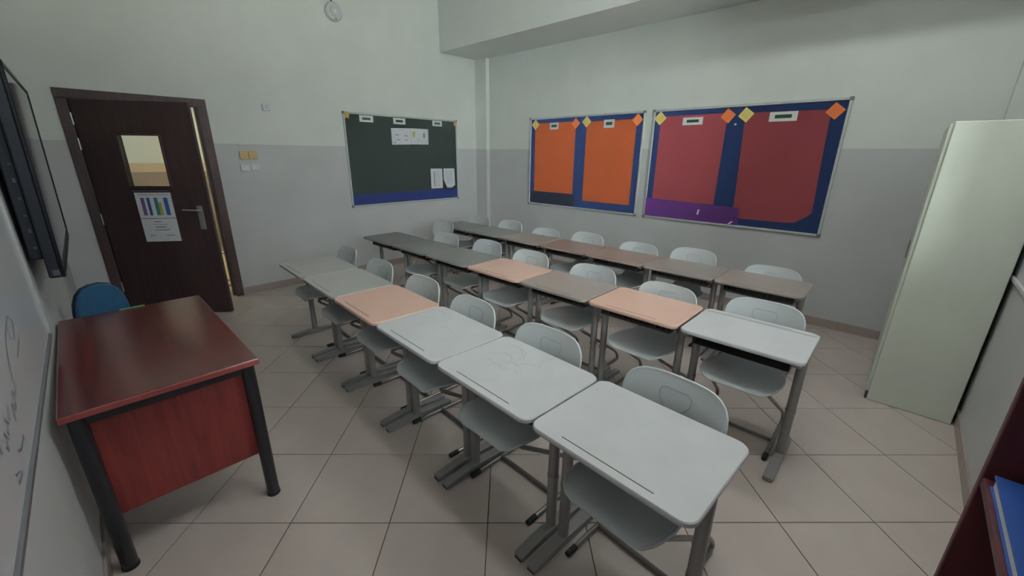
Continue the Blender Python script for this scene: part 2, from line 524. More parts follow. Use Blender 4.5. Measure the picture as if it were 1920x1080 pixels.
# outdoors: yard and an added white wall, out of view, that bounces sun in through the window
struct(MB().box(W + T, 30, -6.0, 25, -3.8, -3.6).build('ground_outdoors', 'yard'))
bounce_wall = struct(MB().box(W + T + 0.1, 18, -6.2, -5.75, -3.6, 5.6).build('wall_outdoors', 'facade'))  # unseen wall, added to throw daylight onto the back wall
MB().box(W + T + 0.1, 18, -5.75, -5.60, 5.2, 5.6).build('parapet', 'facade', bounce_wall)

# corridor behind the door
cf = MB(); cf.box(-3.2, -T, -9.0, 3.0, -0.12, -0.002)
corr = struct(cf.build('floor_corridor', 'corridor_floor'))
for x0, x1 in ((-2.95, -2.86), (-2.68, -2.58), (-0.84, -0.76), (-0.58, -0.48)):
    MB().box(x0, x1, -9.0, 3.0, -0.002, -0.0005).build('floor_stripe', 'corridor_stripe', corr)
MB().box(-T, -0.0005, DOOR_Y0, DOOR_Y1, -0.12, -0.001).build('threshold', 'tile', corr)
cw = struct(MB().box(-3.2, -3.0, -9.0, 3.0, 0, H).build('wall_corridor', 'corridor_wall'))
MB().box(-3.0, -2.985, -9.0, 3.0, 1.31, 1.44).build('wall_band', 'corridor_band', cw)
struct(MB().box(-3.0, -T, -9.2, -9.0, 0, 3.0).build('wall_corridor_end', 'corridor_wall'))  # unseen end wall, added to keep daylight out and dim the corridor
struct(MB().box(-3.2, -T, -9.0, 3.0, 3.0, 3.1).build('ceiling_corridor', 'ceiling'))

# ------------------------------------------------------------------ door
door = struct(empty('door_1', (0, 0, 0)))
df = MB()
FW = 0.075
for y0, y1 in ((DOOR_Y0 - 0.065, DOOR_Y0 + 0.012), (DOOR_Y1 - 0.012, DOOR_Y1 + 0.065)):
    df.bbox(-0.10, 0.022, y0, y1, 0.0, DOOR_Z - 0.012, 0.004)
df.bbox(-0.10, 0.022, DOOR_Y0 - 0.065, DOOR_Y1 + 0.065, DOOR_Z - 0.012, DOOR_Z + 0.065, 0.004)
df.box(-0.10, -0.045, DOOR_Y0 + 0.012, DOOR_Y0 + 0.028, 0, DOOR_Z - 0.012).box(-0.10, -0.045, DOOR_Y1 - 0.028, DOOR_Y1 - 0.012, 0, DOOR_Z - 0.012)
df.build('door_frame', 'doorframe', door)
LEN, TH = 0.915, 0.042
leaf = MB()
# leaf in its own frame: u along +x from the hinge, face towards the room at y = 0, thickness to +y (away)
u0, u1, z0, z1 = 0.30, 0.62, 1.30, 1.75
leaf.box(0.002, u0, 0, TH, 0.008, 2.04).box(u1, LEN, 0, TH, 0.008, 2.04).box(u0, u1, 0, TH, 0.008, z0).box(u0, u1, 0, TH, z1, 2.04)
lo = leaf.build('door_leaf', 'door', door)
lo.location = (0.024, -4.784, 0)
lo.rotation_euler = (0, 0, math.radians(90 - 35.0))
bd = MB()
for a, b, c_, d_ in ((u0 - 0.02, u1 + 0.02, z1, z1 + 0.02), (u0 - 0.02, u1 + 0.02, z0 - 0.02, z0), (u0 - 0.02, u0, z0, z1), (u1, u1 + 0.02, z0, z1)):
    bd.bbox(a, b, -0.008, TH + 0.008, c_, d_, 0.003)
bd.build('vision_panel_bead', 'doorframe', lo)
MB().box(u0, u1, 0.019, 0.024, z0, z1).build('vision_panel_glass', 'glass', lo)
MB().bbox(0.80, 0.85, -0.006, -0.0003, 0.885, 1.115, 0.002).build('lock_plate', 'steel', lo)
hd = MB(); hd.tube(bend([(0.83, -0.005, 1.075), (0.83, -0.05, 1.075), (0.70, -0.055, 1.082)], 0.02), 0.0095, 10)
hd.build('handle', 'steel', lo, True)
MB().lathe([(0.008, -0.012), (0.008, -0.0055)], 12, 'y', (0.828, 0, 0.93)).build('lock_cylinder', 'steel', lo)
for z in (0.28, 0.95, 1.62, 1.83):
    MB().lathe([(0.008, 0), (0.008, 0.10)], 10, 'z', (-0.004, -0.009, z)).build('hinge', 'steel', lo)
MB().box(0.47, 0.74, -0.0012, -0.0002, 0.712, 0.718).build('scratch', 'doorframe', lo)

def to_leaf(o):
    o.location = lo.location; o.rotation_euler = lo.rotation_euler
def door_sheet(name, z0, z1, deco):
    r = empty(name); to_leaf(r)
    MB().box(0.306, 0.606, -0.0022, -0.0008, z0, z1).build('sheet', 'white_paper', r)
    for (a, b, c_, d_, k) in deco:
        MB().box(a, b, -0.0030, -0.0022, c_, d_).build('print', k, r)
    return r
tt = door_sheet('timetable', 1.003, 1.243, [(0.33, 0.59, 1.222, 1.226, 'print_grey'), (0.345, 0.375, 1.03, 1.195, 'print_violet'), (0.395, 0.42, 1.03, 1.195, 'print_blue'), (0.455, 0.485, 1.03, 1.195, 'print_teal'), (0.485, 0.51, 1.03, 1.15, 'print_olive'), (0.535, 0.57, 1.03, 1.195, 'print_blue')])
tag(tt, 'timetable sheet with blue and olive columns taped on the dark door', 'poster')
nt_ = door_sheet('notice', 0.776, 0.998, [(0.41, 0.47, 0.965, 0.972, 'print_violet'), (0.40, 0.52, 0.94, 0.944, 'print_grey'), (0.415, 0.505, 0.912, 0.922, 'print_grey'), (0.405, 0.53, 0.885, 0.893, 'print_grey'), (0.35, 0.40, 0.832, 0.838, 'print_grey'), (0.49, 0.56, 0.832, 0.838, 'print_grey')])
tag(nt_, 'white notice with a few printed lines, lower sheet on the dark door', 'notice')
st = empty('tape_strip'); to_leaf(st)
MB().box(0.292, 0.60, -0.0022, -0.0008, 1.254, 1.264).build('tape', 'port', st)
tag(st, 'narrow silver strip stuck on the door above the timetable', 'tape')

# ------------------------------------------------------------------ pinboards
def board_frame(root, x0, x1, z0, z1, fw=0.024, d=0.022):
    """root frame: x along the wall, y = out of the wall is negative, z up"""
    for nm, (a, b, c_, d_) in (('t', (x0, x1, z1 - fw, z1)), ('b', (x0, x1, z0, z0 + fw)), ('l', (x0, x0 + fw, z0 + fw, z1 - fw)), ('r', (x1 - fw, x1, z0 + fw, z1 - fw))):
        MB().bbox(a, b, -d, -0.0005, c_, d_, 0.004).build('frame_rail', 'alu', root)
    for a, c_ in ((x0, z0), (x1, z0), (x0, z1), (x1, z1)):
        MB().bbox(a - 0.004 if a == x0 else a - 0.026, a + 0.026 if a == x0 else a + 0.004, -d - 0.002, -0.0005, c_ - 0.004 if c_ == z0 else c_ - 0.026, c_ + 0.026 if c_ == z0 else c_ + 0.004, 0.003).build('corner_cap', 'tray', root)

def card(root, name, pts, mk, y, th=0.0012):
    return MB().prism(pts, y - th, y, axis=1).build(name, mk, root)

def rect(x0, x1, z0, z1):
    return [(x0, z0), (x1, z0), (x1, z1), (x0, z1)]

def diamond(root, x, z, mk, r=0.072, tilt=0):
    pts = [(x + r * math.cos(math.radians(a + tilt)), z + r * math.sin(math.radians(a + tilt))) for a in (0, 90, 180, 270)]
    o = card(root, 'diamond_card', pts, mk, -0.0165, 0.0015)
    if mk == 'yellow_card':
        q = [(x + (p[0] - x) * 0.7, z + (p[1] - z) * 0.7) for p in pts]
        card(o, 'card_centre', q, 'yellow_core', -0.0180, 0.0006)

def label_card(root, x0, x1, z0, z1):
    o = card(root, 'label_card', rect(x0, x1, z0, z1), 'label_white', -0.0165, 0.0015)
    w, h_ = x1 - x0, z1 - z0
    card(o, 'label_print', rect(x0 + w * 0.2, x1 - w * 0.2, z0 + h_ * 0.32, z1 - h_ * 0.3), 'label_green', -0.0180, 0.0006)

def pinboard(name, label, loc, rz, x0, x1, z0, z1, back):
    r = empty(name, loc, rz); tag(r, label, 'pinboard', 'classroom pinboards')
    MB().box(x0 + 0.01, x1 - 0.01, -0.012, -0.0005, z0 + 0.01, z1 - 0.01).build('backing', back, r)
    board_frame(r, x0, x1, z0, z1)
    return r

ob = pinboard('pinboard', 'blue pinboard with two orange paper panels on the back wall', (0, 0, 0), 0, 1.160, 2.987, 0.890, 2.131, 'blue_felt')
card(ob, 'paper_panel', rect(1.262, 1.985, 1.092, 2.056), 'orange_paper', -0.0125, 0.0015)
card(ob, 'paper_panel', rect(2.160, 2.882, 1.014, 2.046), 'orange_paper', -0.0125, 0.0015)
card(ob, 'dark_strip', rect(1.19, 2.02, 0.92, 1.085), 'navy', -0.0125, 0.0012)
for x, z, k in ((1.268, 2.038, 'yellow_card'), (1.984, 2.030, 'orange_card'), (2.158, 2.043, 'yellow_card'), (2.892, 2.034, 'orange_card')):
    diamond(ob, x, z, k)
label_card(ob, 1.535, 1.692, 1.965, 2.054); label_card(ob, 2.424, 2.577, 1.957, 2.056)

rb = pinboard('pinboard', 'blue pinboard with two red paper panels beside the tall cabinet', (0, 0, 0), 0, 3.090, 4.930, 0.890, 2.131, 'blue_felt')
card(rb, 'paper_panel', rect(3.185, 3.912, 1.11, 2.055), 'red_paper', -0.0125, 0.0015)
rp_ = [(4.125, 0.985), (4.60, 0.992), (4.70, 1.0), (4.80, 1.075), (4.825, 1.113), (4.79, 2.038), (4.078, 2.047)]
card(rb, 'paper_panel', rp_, 'red_paper', -0.0125, 0.0015)
card(rb, 'purple_strip', [(3.10, 0.902), (4.195, 0.904), (4.176, 1.098), (3.098, 1.130)], 'purple_paper', -0.0185, 0.0020)
for x, z, k, t in ((3.177, 2.037, 'yellow_card', 0), (3.917, 2.027, 'orange_card', 8), (4.088, 2.028, 'yellow_card', 8), (4.822, 2.022, 'orange_card', 6)):
    diamond(rb, x, z, k, 0.075, t)
label_card(rb, 3.445, 3.665, 1.952, 2.03); label_card(rb, 4.302, 4.538, 1.953, 2.040)
card(rb, 'torn_scrap', [(3.745, 0.985), (3.765, 0.985), (3.772, 1.045), (3.752, 1.04)], 'white_paper', -0.0206, 0.0008)
card(rb, 'torn_scrap', [(4.09, 0.918), (4.11, 0.915), (4.14, 0.945), (4.125, 0.952)], 'white_paper', -0.0206, 0.0008)
MB().lathe([(0.010, -0.022), (0.010, -0.0125)], 12, 'y', (4.001, 0, 1.941)).build('push_pin', 'white_paper', rb)

# left wall board: local x runs along +y of the room
gb = pinboard('pinboard', 'dark green pinboard with a blue strip along its foot', (0, 0, 0), math.radians(90), -2.340, -0.487, 0.911, 2.123, 'green_paper')
card(gb, 'blue_strip', [(-2.316, 0.936), (-0.511, 0.936), (-0.511, 1.079), (-2.316, 1.074)], 'deep_blue', -0.0125, 0.0015)
label_card(gb, -2.118, -1.922, 2.012, 2.092); label_card(gb, -1.618, -1.424, 2.012, 2.092); label_card(gb, -0.954, -0.778, 2.019, 2.094)
for x, z, r in ((-2.29, 2.078, 0.05), (-0.526, 2.068, 0.042)):
    pts = [(x + (r if k % 2 == 0 else r * 0.5) * math.cos(math.radians(90 + 36 * k)), z + (r if k % 2 == 0 else r * 0.5) * math.sin(math.radians(90 + 36 * k))) for k in range(10)]
    card(gb, 'paper_star', pts, 'gold', -0.0235, 0.0015)

def sheet(label, pts, prints):
    r = empty('paper_sheet', (0, 0, 0), math.radians(90))
    tag(r, label, 'paper', 'sheets pinned on the green board')
    card(r, 'sheet', pts, 'white_paper', -0.0128, 0.0010)
    for (a, b, c_, d_, k) in prints:
        card(r, 'print', rect(a, b, c_, d_), k, -0.0140, 0.0005)
sheet('landscape sheet of faint grey doodles on the green board', [(-1.661, 1.735), (-1.345, 1.745), (-1.347, 1.966), (-1.661, 1.955)], [(-1.54, -1.45, 1.935, 1.939, 'print_grey'), (-1.60, -1.54, 1.86, 1.875, 'print_grey'), (-1.45, -1.40, 1.855, 1.87, 'print_grey'), (-1.59, -1.52, 1.80, 1.81, 'print_teal'), (-1.45, -1.40, 1.80, 1.812, 'print_grey'), (-1.62, -1.60, 1.755, 1.775, 'print_grey')])
sheet('landscape sheet with a yellow light bulb drawing on the green board', [(-1.343, 1.746), (-1.040, 1.750), (-1.034, 1.968), (-1.343, 1.968)], [(-1.315, -1.265, 1.87, 1.925, 'print_olive'), (-1.30, -1.28, 1.845, 1.868, 'print_grey'), (-1.25, -1.18, 1.795, 1.80, 'print_grey'), (-1.24, -1.19, 1.82, 1.825, 'print_grey'), (-1.13, -1.10, 1.84, 1.91, 'print_grey')])
sheet('portrait list sheet with straight edges low on the green board', rect(-1.026, -0.805, 1.098, 1.398), [(-0.97, -0.95, 1.13, 1.36, 'print_grey')] + [(-0.94, -0.85, 1.13 + k * 0.028, 1.135 + k * 0.028, 'print_grey') for k in range(9)])
sheet('portrait sheet with cut away lower corners on the green board', [(-0.714, 1.095), (-0.622, 1.092), (-0.553, 1.132), (-0.562, 1.396), (-0.779, 1.398), (-0.781, 1.23)], [(-0.74, -0.60, 1.17 + k * 0.026, 1.174 + k * 0.026, 'print_grey') for k in range(8)])

# ------------------------------------------------------------------ fittings on the left wall (local x = room y, out of the wall = -y)
R90 = math.radians(90)
def wall_box(name, label, cat, x0, x1, z0, z1, d, mk, extra=(), group=None):
    r = empty(name, (0, 0, 0), R90); tag(r, label, cat, group)
    MB().bbox(x0, x1, -d, -0.0005, z0, z1, 0.004).build('plate', mk, r)
    for nm, (a, b, c_, e_, mk2) in extra:
        MB().bbox(a, b, -d - 0.004, -d + 0.001, c_, e_, 0.002).build(nm, mk2, r)
    return r
wall_box('wall_switch', 'tan square switch nearer the door on the left wall', 'switch', -3.565, -3.482, 1.540, 1.628, 0.018, 'switch_tan', [('rocker', (-3.545, -3.502, 1.558, 1.61, 'switch_tan')), ('indicator', (-3.523, -3.511, 1.562, 1.574, 'switch_dark'))], 'wall switches by the door')
wall_box('wall_switch', 'tan square switch on the side away from the door', 'switch', -3.472, -3.392, 1.543, 1.628, 0.018, 'switch_tan', [('rocker', (-3.453, -3.412, 1.558, 1.61, 'switch_tan')), ('indicator', (-3.432, -3.420, 1.562, 1.574, 'switch_dark'))], 'wall switches by the door')
wall_box('wall_socket', 'white plate below the tan switch nearer the door', 'switch', -3.576, -3.484, 1.412, 1.486, 0.012, 'switch_white', [('rocker', (-3.555, -3.535, 1.43, 1.468, 'label_white')), ('rocker', (-3.525, -3.505, 1.43, 1.468, 'label_white'))], 'wall switches by the door')
wall_box('wall_socket', 'white plate below the tan switch away from the door', 'switch', -3.470, -3.380, 1.416, 1.488, 0.012, 'switch_white', [('rocker', (-3.45, -3.43, 1.432, 1.47, 'label_white')), ('rocker', (-3.42, -3.40, 1.432, 1.47, 'label_white'))], 'wall switches by the door')
wall_box('name_strip', 'thin grey strip on the wall just above the tan switches', 'strip', -3.572, -3.438, 1.680, 1.700, 0.006, 'sounder')
sr = wall_box('wall_sensor', 'small white box high on the left wall above the switches', 'sensor', -3.257, -3.182, 2.061, 2.133, 0.03, 'switch_white', [('lens', (-3.235, -3.205, 2.085, 2.115, 'sounder'))])
rs = empty('round_sounder', (0, 0, 0), R90); tag(rs, 'round white sounder with a black cable high on the door wall', 'sounder')
cz, cxx = 3.217, -2.316
MB().lathe([(0.102, -0.0005), (0.102, -0.03), (0.090, -0.045), (0.060, -0.05)], 32, 'y', (cxx, 0, cz)).build('body', 'sounder', rs, True)
MB().lathe([(0.055, -0.049), (0.050, -0.058), (0.028, -0.060)], 28, 'y', (cxx, 0, cz)).build('inner_ring', 'sounder', rs, True)
MB().lathe([(0.026, -0.059), (0.020, -0.066)], 20, 'y', (cxx, 0, cz)).build('centre', 'label_white', rs, True)
MB().lathe([(0.008, -0.048), (0.008, -0.052)], 10, 'y', (cxx + 0.01, 0, cz - 0.075)).build('indicator', 'cable', rs)
MB().tube([(cxx - 0.004, -0.02, cz + 0.095), (cxx - 0.03, -0.012, cz + 0.15), (cxx - 0.035, -0.008, cz + 0.3), (cxx - 0.035, -0.008, H - 0.01)], 0.008, 8).build('cable', 'cable', rs, True)

# ------------------------------------------------------------------ front wall: whiteboard and flat display (local x along the wall, +y into the room)
FRONT = (0, FY0, 0)
wbr = empty('whiteboard', FRONT, FA); tag(wbr, 'long whiteboard with faint marker writing on the front wall', 'whiteboard')
bx0, bx1, bz0, bz1 = 2.835, 5.30, 0.822, 2.05
MB().box(bx0 + 0.005, bx1 - 0.005, 0.0005, 0.012, bz0 + 0.005, bz1 - 0.005).build('writing_surface', 'whiteboard', wbr)
for a, b, c_, d_, mk in ((bx0, bx0 + 0.012, bz0 + 0.02, bz1 - 0.012, 'alu'), (bx1 - 0.012, bx1, bz0 + 0.02, bz1 - 0.012, 'alu'), (bx0, bx1, bz1 - 0.012, bz1, 'alu'), (bx0, bx1, bz0, bz0 + 0.02, 'tray')):
    MB().bbox(a, b, 0.0005, 0.02, c_, d_, 0.003).build('frame_rail', mk, wbr)
def stroke(root, pts, r=0.0025):
    # flat ribbon on the board face
    mb = MB()
    for i in range(len(pts) - 1):
        (x0, z0), (x1, z1) = pts[i], pts[i + 1]
        dx, dz = x1 - x0, z1 - z0; L = math.hypot(dx, dz) or 1
        nx, nz = -dz / L * r, dx / L * r
        mb.add([(x0 - nx, 0.0132, z0 - nz), (x1 - nx, 0.0132, z1 - nz), (x1 + nx, 0.0132, z1 + nz), (x0 + nx, 0.0132, z0 + nz)], [(0, 1, 2, 3)])
    return mb.build('marker_stroke', 'ink', root)
stroke(wbr, [(3.50, 1.10), (3.54, 1.13), (3.60, 1.12), (3.62, 1.08), (3.56, 1.06), (3.50, 1.10)])
stroke(wbr, [(3.48, 1.04), (3.55, 1.03), (3.63, 1.02)])
stroke(wbr, [(3.62, 1.12), (3.70, 1.09), (3.76, 1.05), (3.80, 1.01)])
for k in range(7):
    x = 3.78 + k * 0.055; z = 0.985 - 0.012 * (k % 3)
    stroke(wbr, [(x, z), (x + 0.02, z + 0.03), (x + 0.035, z - 0.01), (x + 0.05, z + 0.01)], 0.002)
stroke(wbr, [(3.92, 0.90), (3.99, 0.895), (4.03, 0.915)], 0.003)
stroke(wbr, [(4.08, 0.885), (4.12, 0.90)], 0.003); stroke(wbr, [(4.06, 0.875), (4.09, 0.872), (4.13, 0.88)], 0.003)

TVZ = 1.51
tv = empty('wall_display', (0, FY0 + 0.012, TVZ), FA); tv.rotation_euler = (math.radians(-1.6), 0, FA); tag(tv, 'large dark flat display mounted on the front wall beside the whiteboard', 'television')
ax0, ax1, az0, az1, ay = 1.20, 2.62, 1.06 - 1.53, 2.00 - 1.53, 0.110
MB().bbox(ax0, ax1, ay - 0.055, ay - 0.012, az0, az1, 0.006).build('housing', 'tv_body', tv)
for a, b, c_, d_ in ((ax0, ax1, az1 - 0.022, az1), (ax0, ax1, az0, az0 + 0.05), (ax0, ax0 + 0.022, az0 + 0.05, az1 - 0.022), (ax1 - 0.022, ax1, az0 + 0.05, az1 - 0.022)):
    MB().bbox(a, b, ay - 0.014, ay, c_, d_, 0.003).build('bezel', 'tv_edge', tv)
MB().box(ax0 + 0.02, ax1 - 0.02, ay - 0.012, ay - 0.004, az0 + 0.045, az1 - 0.02).build('screen', 'screen', tv)
eb = MB().bbox(ax0 + 0.15, ax1 - 0.03, 0.012, ay - 0.054, az0 + 0.09, az1 - 0.10, 0.006).build('rear_box', 'tv_body', tv)
for k in range(6):
    z = az0 + 0.14 + k * 0.075
    MB().bbox(ax1 - 0.031, ax1 - 0.0285, 0.034, 0.044, z, z + (0.012, 0.02, 0.008)[k % 3], 0.001).build('port', 'port', eb)
MB().bbox(ax1 - 0.004, ax1 + 0.002, ay - 0.04, ay - 0.016, az0 + 0.012, az0 + 0.04, 0.001).build('side_badge', 'port', tv)
MB().box(ax0 + 0.5, ax1 - 0.5, -0.004, 0.013, az0 + 0.25, az1 - 0.25).build('wall_bracket', 'black_steel', tv)

# ------------------------------------------------------------------ student desk
DW, DD, DH = 0.598, 0.465, 0.70
def make_desk():
    r = empty('school_desk')
    t = MB().prism(rrect(-DW / 2, DW / 2, -DD / 2, DD / 2, 0.045), DH - 0.021, DH, chamfer=0.004).build('tabletop', 'top_grey', r, True)
    # pencil groove near the edge away from the pupil
    MB().box(-0.17, 0.17, -DD / 2 + 0.033, -DD / 2 + 0.037, DH - 0.0005, DH + 0.0004).build('pencil_groove', 'groove', t)
    for s in (-1, 1):
        x = s * (DW / 2 - 0.032)
        lg = MB().tube([(x, -0.022, 0.035), (x, -0.022, DH - 0.03)], 0.023, 12, 1.0).build('leg', 'frame_grey', r, True)
        MB().tube([(x, -0.022, 0.30), (x, -0.022, 0.32)], 0.0255, 12).build('leg_collar', 'frame_grey', lg, True)
        ft = MB()
        ft.prism([(-0.228, 0.006), (0.232, 0.006), (0.232, 0.024), (0.03, 0.042), (-0.07, 0.042), (-0.228, 0.024)], x - 0.024, x + 0.024, axis=0, chamfer=0.004)
        fo = ft.build('foot', 'frame_grey', r)
        for y in (-0.205, 0.21):
            MB().bbox(x - 0.02, x + 0.02, y - 0.025, y + 0.02, 0.0002, 0.009, 0.002).build('foot_pad', 'rubber', fo)
        MB().bbox(x - 0.018, x + 0.018, -0.17, 0.19, DH - 0.05, DH - 0.0215, 0.004).build('top_bracket', 'frame_grey', r)
    MB().bbox(-DW / 2 + 0.05, DW / 2 - 0.05, -0.04, -0.004, 0.57, 0.60, 0.004).build('crossbar', 'frame_grey', r)
    tr = MB()
    a, b, c_, d_ = -0.235, 0.235, -0.14, 0.165
    tr.box(a, b, c_, d_, 0.608, 0.611)
    tr.box(a, b, c_ - 0.002, c_, 0.608, 0.622).box(a - 0.002, a, c_, d_, 0.608, 0.665).box(b, b + 0.002, c_, d_, 0.608, 0.665)
    for k in range(13):
        x = a + 0.02 + k * (b - a - 0.04) / 12
        tr.box(x - 0.003, x + 0.003, c_ - 0.002, c_, 0.622, 0.656)
    tr.box(a, b, c_ - 0.003, c_ + 0.001, 0.656, 0.662)
    for x in (a, b - 0.015):
        for y in (c_, d_ - 0.015):
            tr.box(x, x + 0.015, y, y + 0.015, 0.66, DH - 0.0212)
    tr.build('book_tray', 'tray_black', r)
    return r

def make_chair():
    """one-piece plastic shell on a swinging tube frame; faces -y; origin on the floor below the seat"""
    r = empty('school_chair')
    # centre profile (y, z), half width
    prof = [(-0.262, 0.428, 0.125), (-0.256, 0.436, 0.158), (-0.235, 0.443, 0.182), (-0.20, 0.446, 0.196), (-0.12, 0.442, 0.206), (-0.03, 0.436, 0.206), (0.05, 0.434, 0.198), (0.11, 0.436, 0.176), (0.155, 0.444, 0.140),
            (0.19, 0.462, 0.118), (0.212, 0.492, 0.110), (0.224, 0.530, 0.116), (0.230, 0.562, 0.142), (0.234, 0.590, 0.176), (0.239, 0.620, 0.196), (0.246, 0.660, 0.206), (0.254, 0.700, 0.207), (0.262, 0.735, 0.201), (0.268, 0.762, 0.186), (0.272, 0.780, 0.164), (0.2745, 0.791, 0.138), (0.276, 0.797, 0.105), (0.2765, 0.800, 0.06)]
    prof = [((y * 0.76, z, w * 0.98) if y < 0 else ((y, z, w * 0.97) if z < 0.45 else (y, z, w))) for y, z, w in prof]
    NU = 12; TH = 0.0065
    n = len(prof)
    top = []; bot = []
    for i, (y, z, w) in enumerate(prof):
        y0, z0, _ = prof[max(i - 1, 0)]; y1, z1, _ = prof[min(i + 1, n - 1)]
        ty, tz = y1 - y0, z1 - z0; L = math.hypot(ty, tz)
        ny_, nz_ = -tz / L, ty / L            # normal towards the sitter
        s = i / (n - 1)
        curl = 0.022 if z < 0.46 else 0.034   # dished seat, wrapped back
        for k in range(NU + 1):
            t = -1 + 2 * k / NU
            off = curl * (abs(t) * w / 0.2) ** 2.2
            p = Vector((t * w, y + ny_ * off, z + nz_ * off))
            top.append(p + Vector((0, ny_, nz_)) * (TH / 2)); bot.append(p - Vector((0, ny_, nz_)) * (TH / 2))
    mb = MB(); K = NU + 1
    fs = []
    for i in range(n - 1):
        for k in range(NU):
            a = i * K + k
            fs.append((a, a + 1, a + K + 1, a + K))
            b = a + n * K
            fs.append((b, b + K, b + K + 1, b + 1))
    N = n * K
    for i in range(n - 1):
        for k in (0, NU):
            a = i * K + k
            q = (a, a + K, a + K + N, a + N)
            fs.append(q if k == 0 else q[::-1])
    for i in (0, n - 1):
        for k in range(NU):
            a = i * K + k
            q = (a, a + 1, a + 1 + N, a + N)
            fs.append(q if i else q[::-1])
    mb.add(top + bot, fs)
    sh = mb.build('seat_shell', 'shell', r, True)
    # bright rim along the edge of the shell
    rim = []
    for i in range(n):
        rim.append(tuple((top[i * K + NU] + bot[i * K + NU]) / 2))
    for k in range(NU - 1, -1, -1):
        rim.append(tuple((top[(n - 1) * K + k] + bot[(n - 1) * K + k]) / 2))
    for i in range(n - 2, -1, -1):
        rim.append(tuple((top[i * K] + bot[i * K]) / 2))
    for k in range(1, NU):
        rim.append(tuple((top[k] + bot[k]) / 2))
    MB().tube(rim, 0.0058, 6, closed=True).build('rim', 'shell', sh, True)
    # moulded rounded-triangle emblem on the back
    em = []
    tri = bend([(0.0, 0, 0.748), (0.062, 0, 0.750), (0.066, 0, 0.705), (0.022, 0, 0.658), (-0.022, 0, 0.658), (-0.066, 0, 0.705), (-0.062, 0, 0.750), (-0.001, 0, 0.748)], 0.035, 4)
    for p in tri:
        z = p.z
        for i in range(n - 1):
            if prof[i][1] <= z <= prof[i + 1][1] and prof[i][1] > 0.5:
                f = (z - prof[i][1]) / (prof[i + 1][1] - prof[i][1]); y = prof[i][0] + f * (prof[i + 1][0] - prof[i][0])
        em.append((p.x, y - 0.034 * (abs(p.x) / 0.2) ** 2.2 - 0.0036, z))
    MB().tube(em, 0.0021, 5, closed=True).build('emblem_outline', 'shell_line', sh, True)
    for s in (-1, 1):
        path = bend([(s * 0.10, 0.10, 0.419), (s * 0.145, -0.13, 0.424), (s * 0.196, 0.355, 0.085), (s * 0.200, 0.395, 0.0135), (s * 0.200, -0.095, 0.0135)], 0.055, 6)
        tb = MB().tube(path, 0.0112, 9).build('side_tube', 'tube', r, True)
        MB().tube([(s * 0.200, -0.105, 0.0136), (s * 0.200, -0.05, 0.0136)], 0.0132, 9).build('end_cap', 'rubber', tb, True)
    MB().tube([(-0.20, 0.11, 0.0155), (0.20, 0.11, 0.0155)], 0.010, 8).build('floor_bar', 'tube', r, True)
    MB().bbox(-0.105, 0.105, 0.02, 0.09, 0.4215, 0.4315, 0.003).build('seat_mount', 'tube', r)
    return r

desk0 = make_desk(); chair0 = make_chair()
used = {'d': False, 'c': False}
ORD = ['first', 'second', 'third', 'fourth', 'fifth', 'sixth', 'seventh']
tops = {}
def set_top(root, mk):
    t = [c for c in root.children if c.name.startswith('tabletop')][0]
    if mk not in tops:
        me = t.data.copy(); me.materials.clear(); me.materials.append(M[mk]); tops[mk] = me
    t.data = tops[mk]
    return t
def put_desk(x, y, rz, mk, label, flip=False):
    d = desk0 if not used['d'] else copy_tree(desk0)
    used['d'] = True
    d.location = (x, y, 0); d.rotation_euler = (0, 0, rz + (math.pi if flip else 0))
    tag(d, label, 'desk', 'student desks in three rows')
    return d, mk
def put_chair(x, y, rz, label):
    c = chair0 if not used['c'] else copy_tree(chair0)
    used['c'] = True
    c.location = (x, y, 0); c.rotation_euler = (0, 0, rz)
    tag(c, label, 'chair', 'grey plastic school chairs')
    return c
COLN = {'top_dark': 'dark grey', 'top_grey': 'grey', 'top_light': 'pale grey', 'top_peach': 'peach', 'top_grey_brown': 'taupe', 'top_brown': 'brownish'}
rows = []
# front row: six desks, turned a little
a1 = -0.046
fx = [1.945 + 0.606 * i for i in range(6)]
r1 = [(x, -3.60 + a1 * (x - 1.6) + 0.005, a1) for x in fx]
k1 = ['top_grey', 'top_grey', 'top_peach', 'top_light', 'top_light', 'top_light']
r2 = [(1.303 + 0.616 * i, -2.50, 0.0) for i in range(7)]
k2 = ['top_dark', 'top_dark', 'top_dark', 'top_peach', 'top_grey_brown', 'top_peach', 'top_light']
r3 = [(1.165 + 0.606 * i, -1.368, 0.0) for i in range(7)]
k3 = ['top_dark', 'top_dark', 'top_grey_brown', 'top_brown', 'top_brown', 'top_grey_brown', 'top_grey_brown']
placed = []
for nm, rr, kk in (('front', r1, k1), ('middle', r2, k2), ('back', r3, k3)):
    for i, ((x, y, a), mk) in enumerate(zip(rr, kk)):
        flip = (nm == 'middle' and i == 6)
        lab = f'{COLN[mk]} school desk, {ORD[i]} from the door wall in the {nm} row'
        d, _ = put_desk(x, y, a, mk, lab, flip)
        placed.append((nm, i, d, mk))
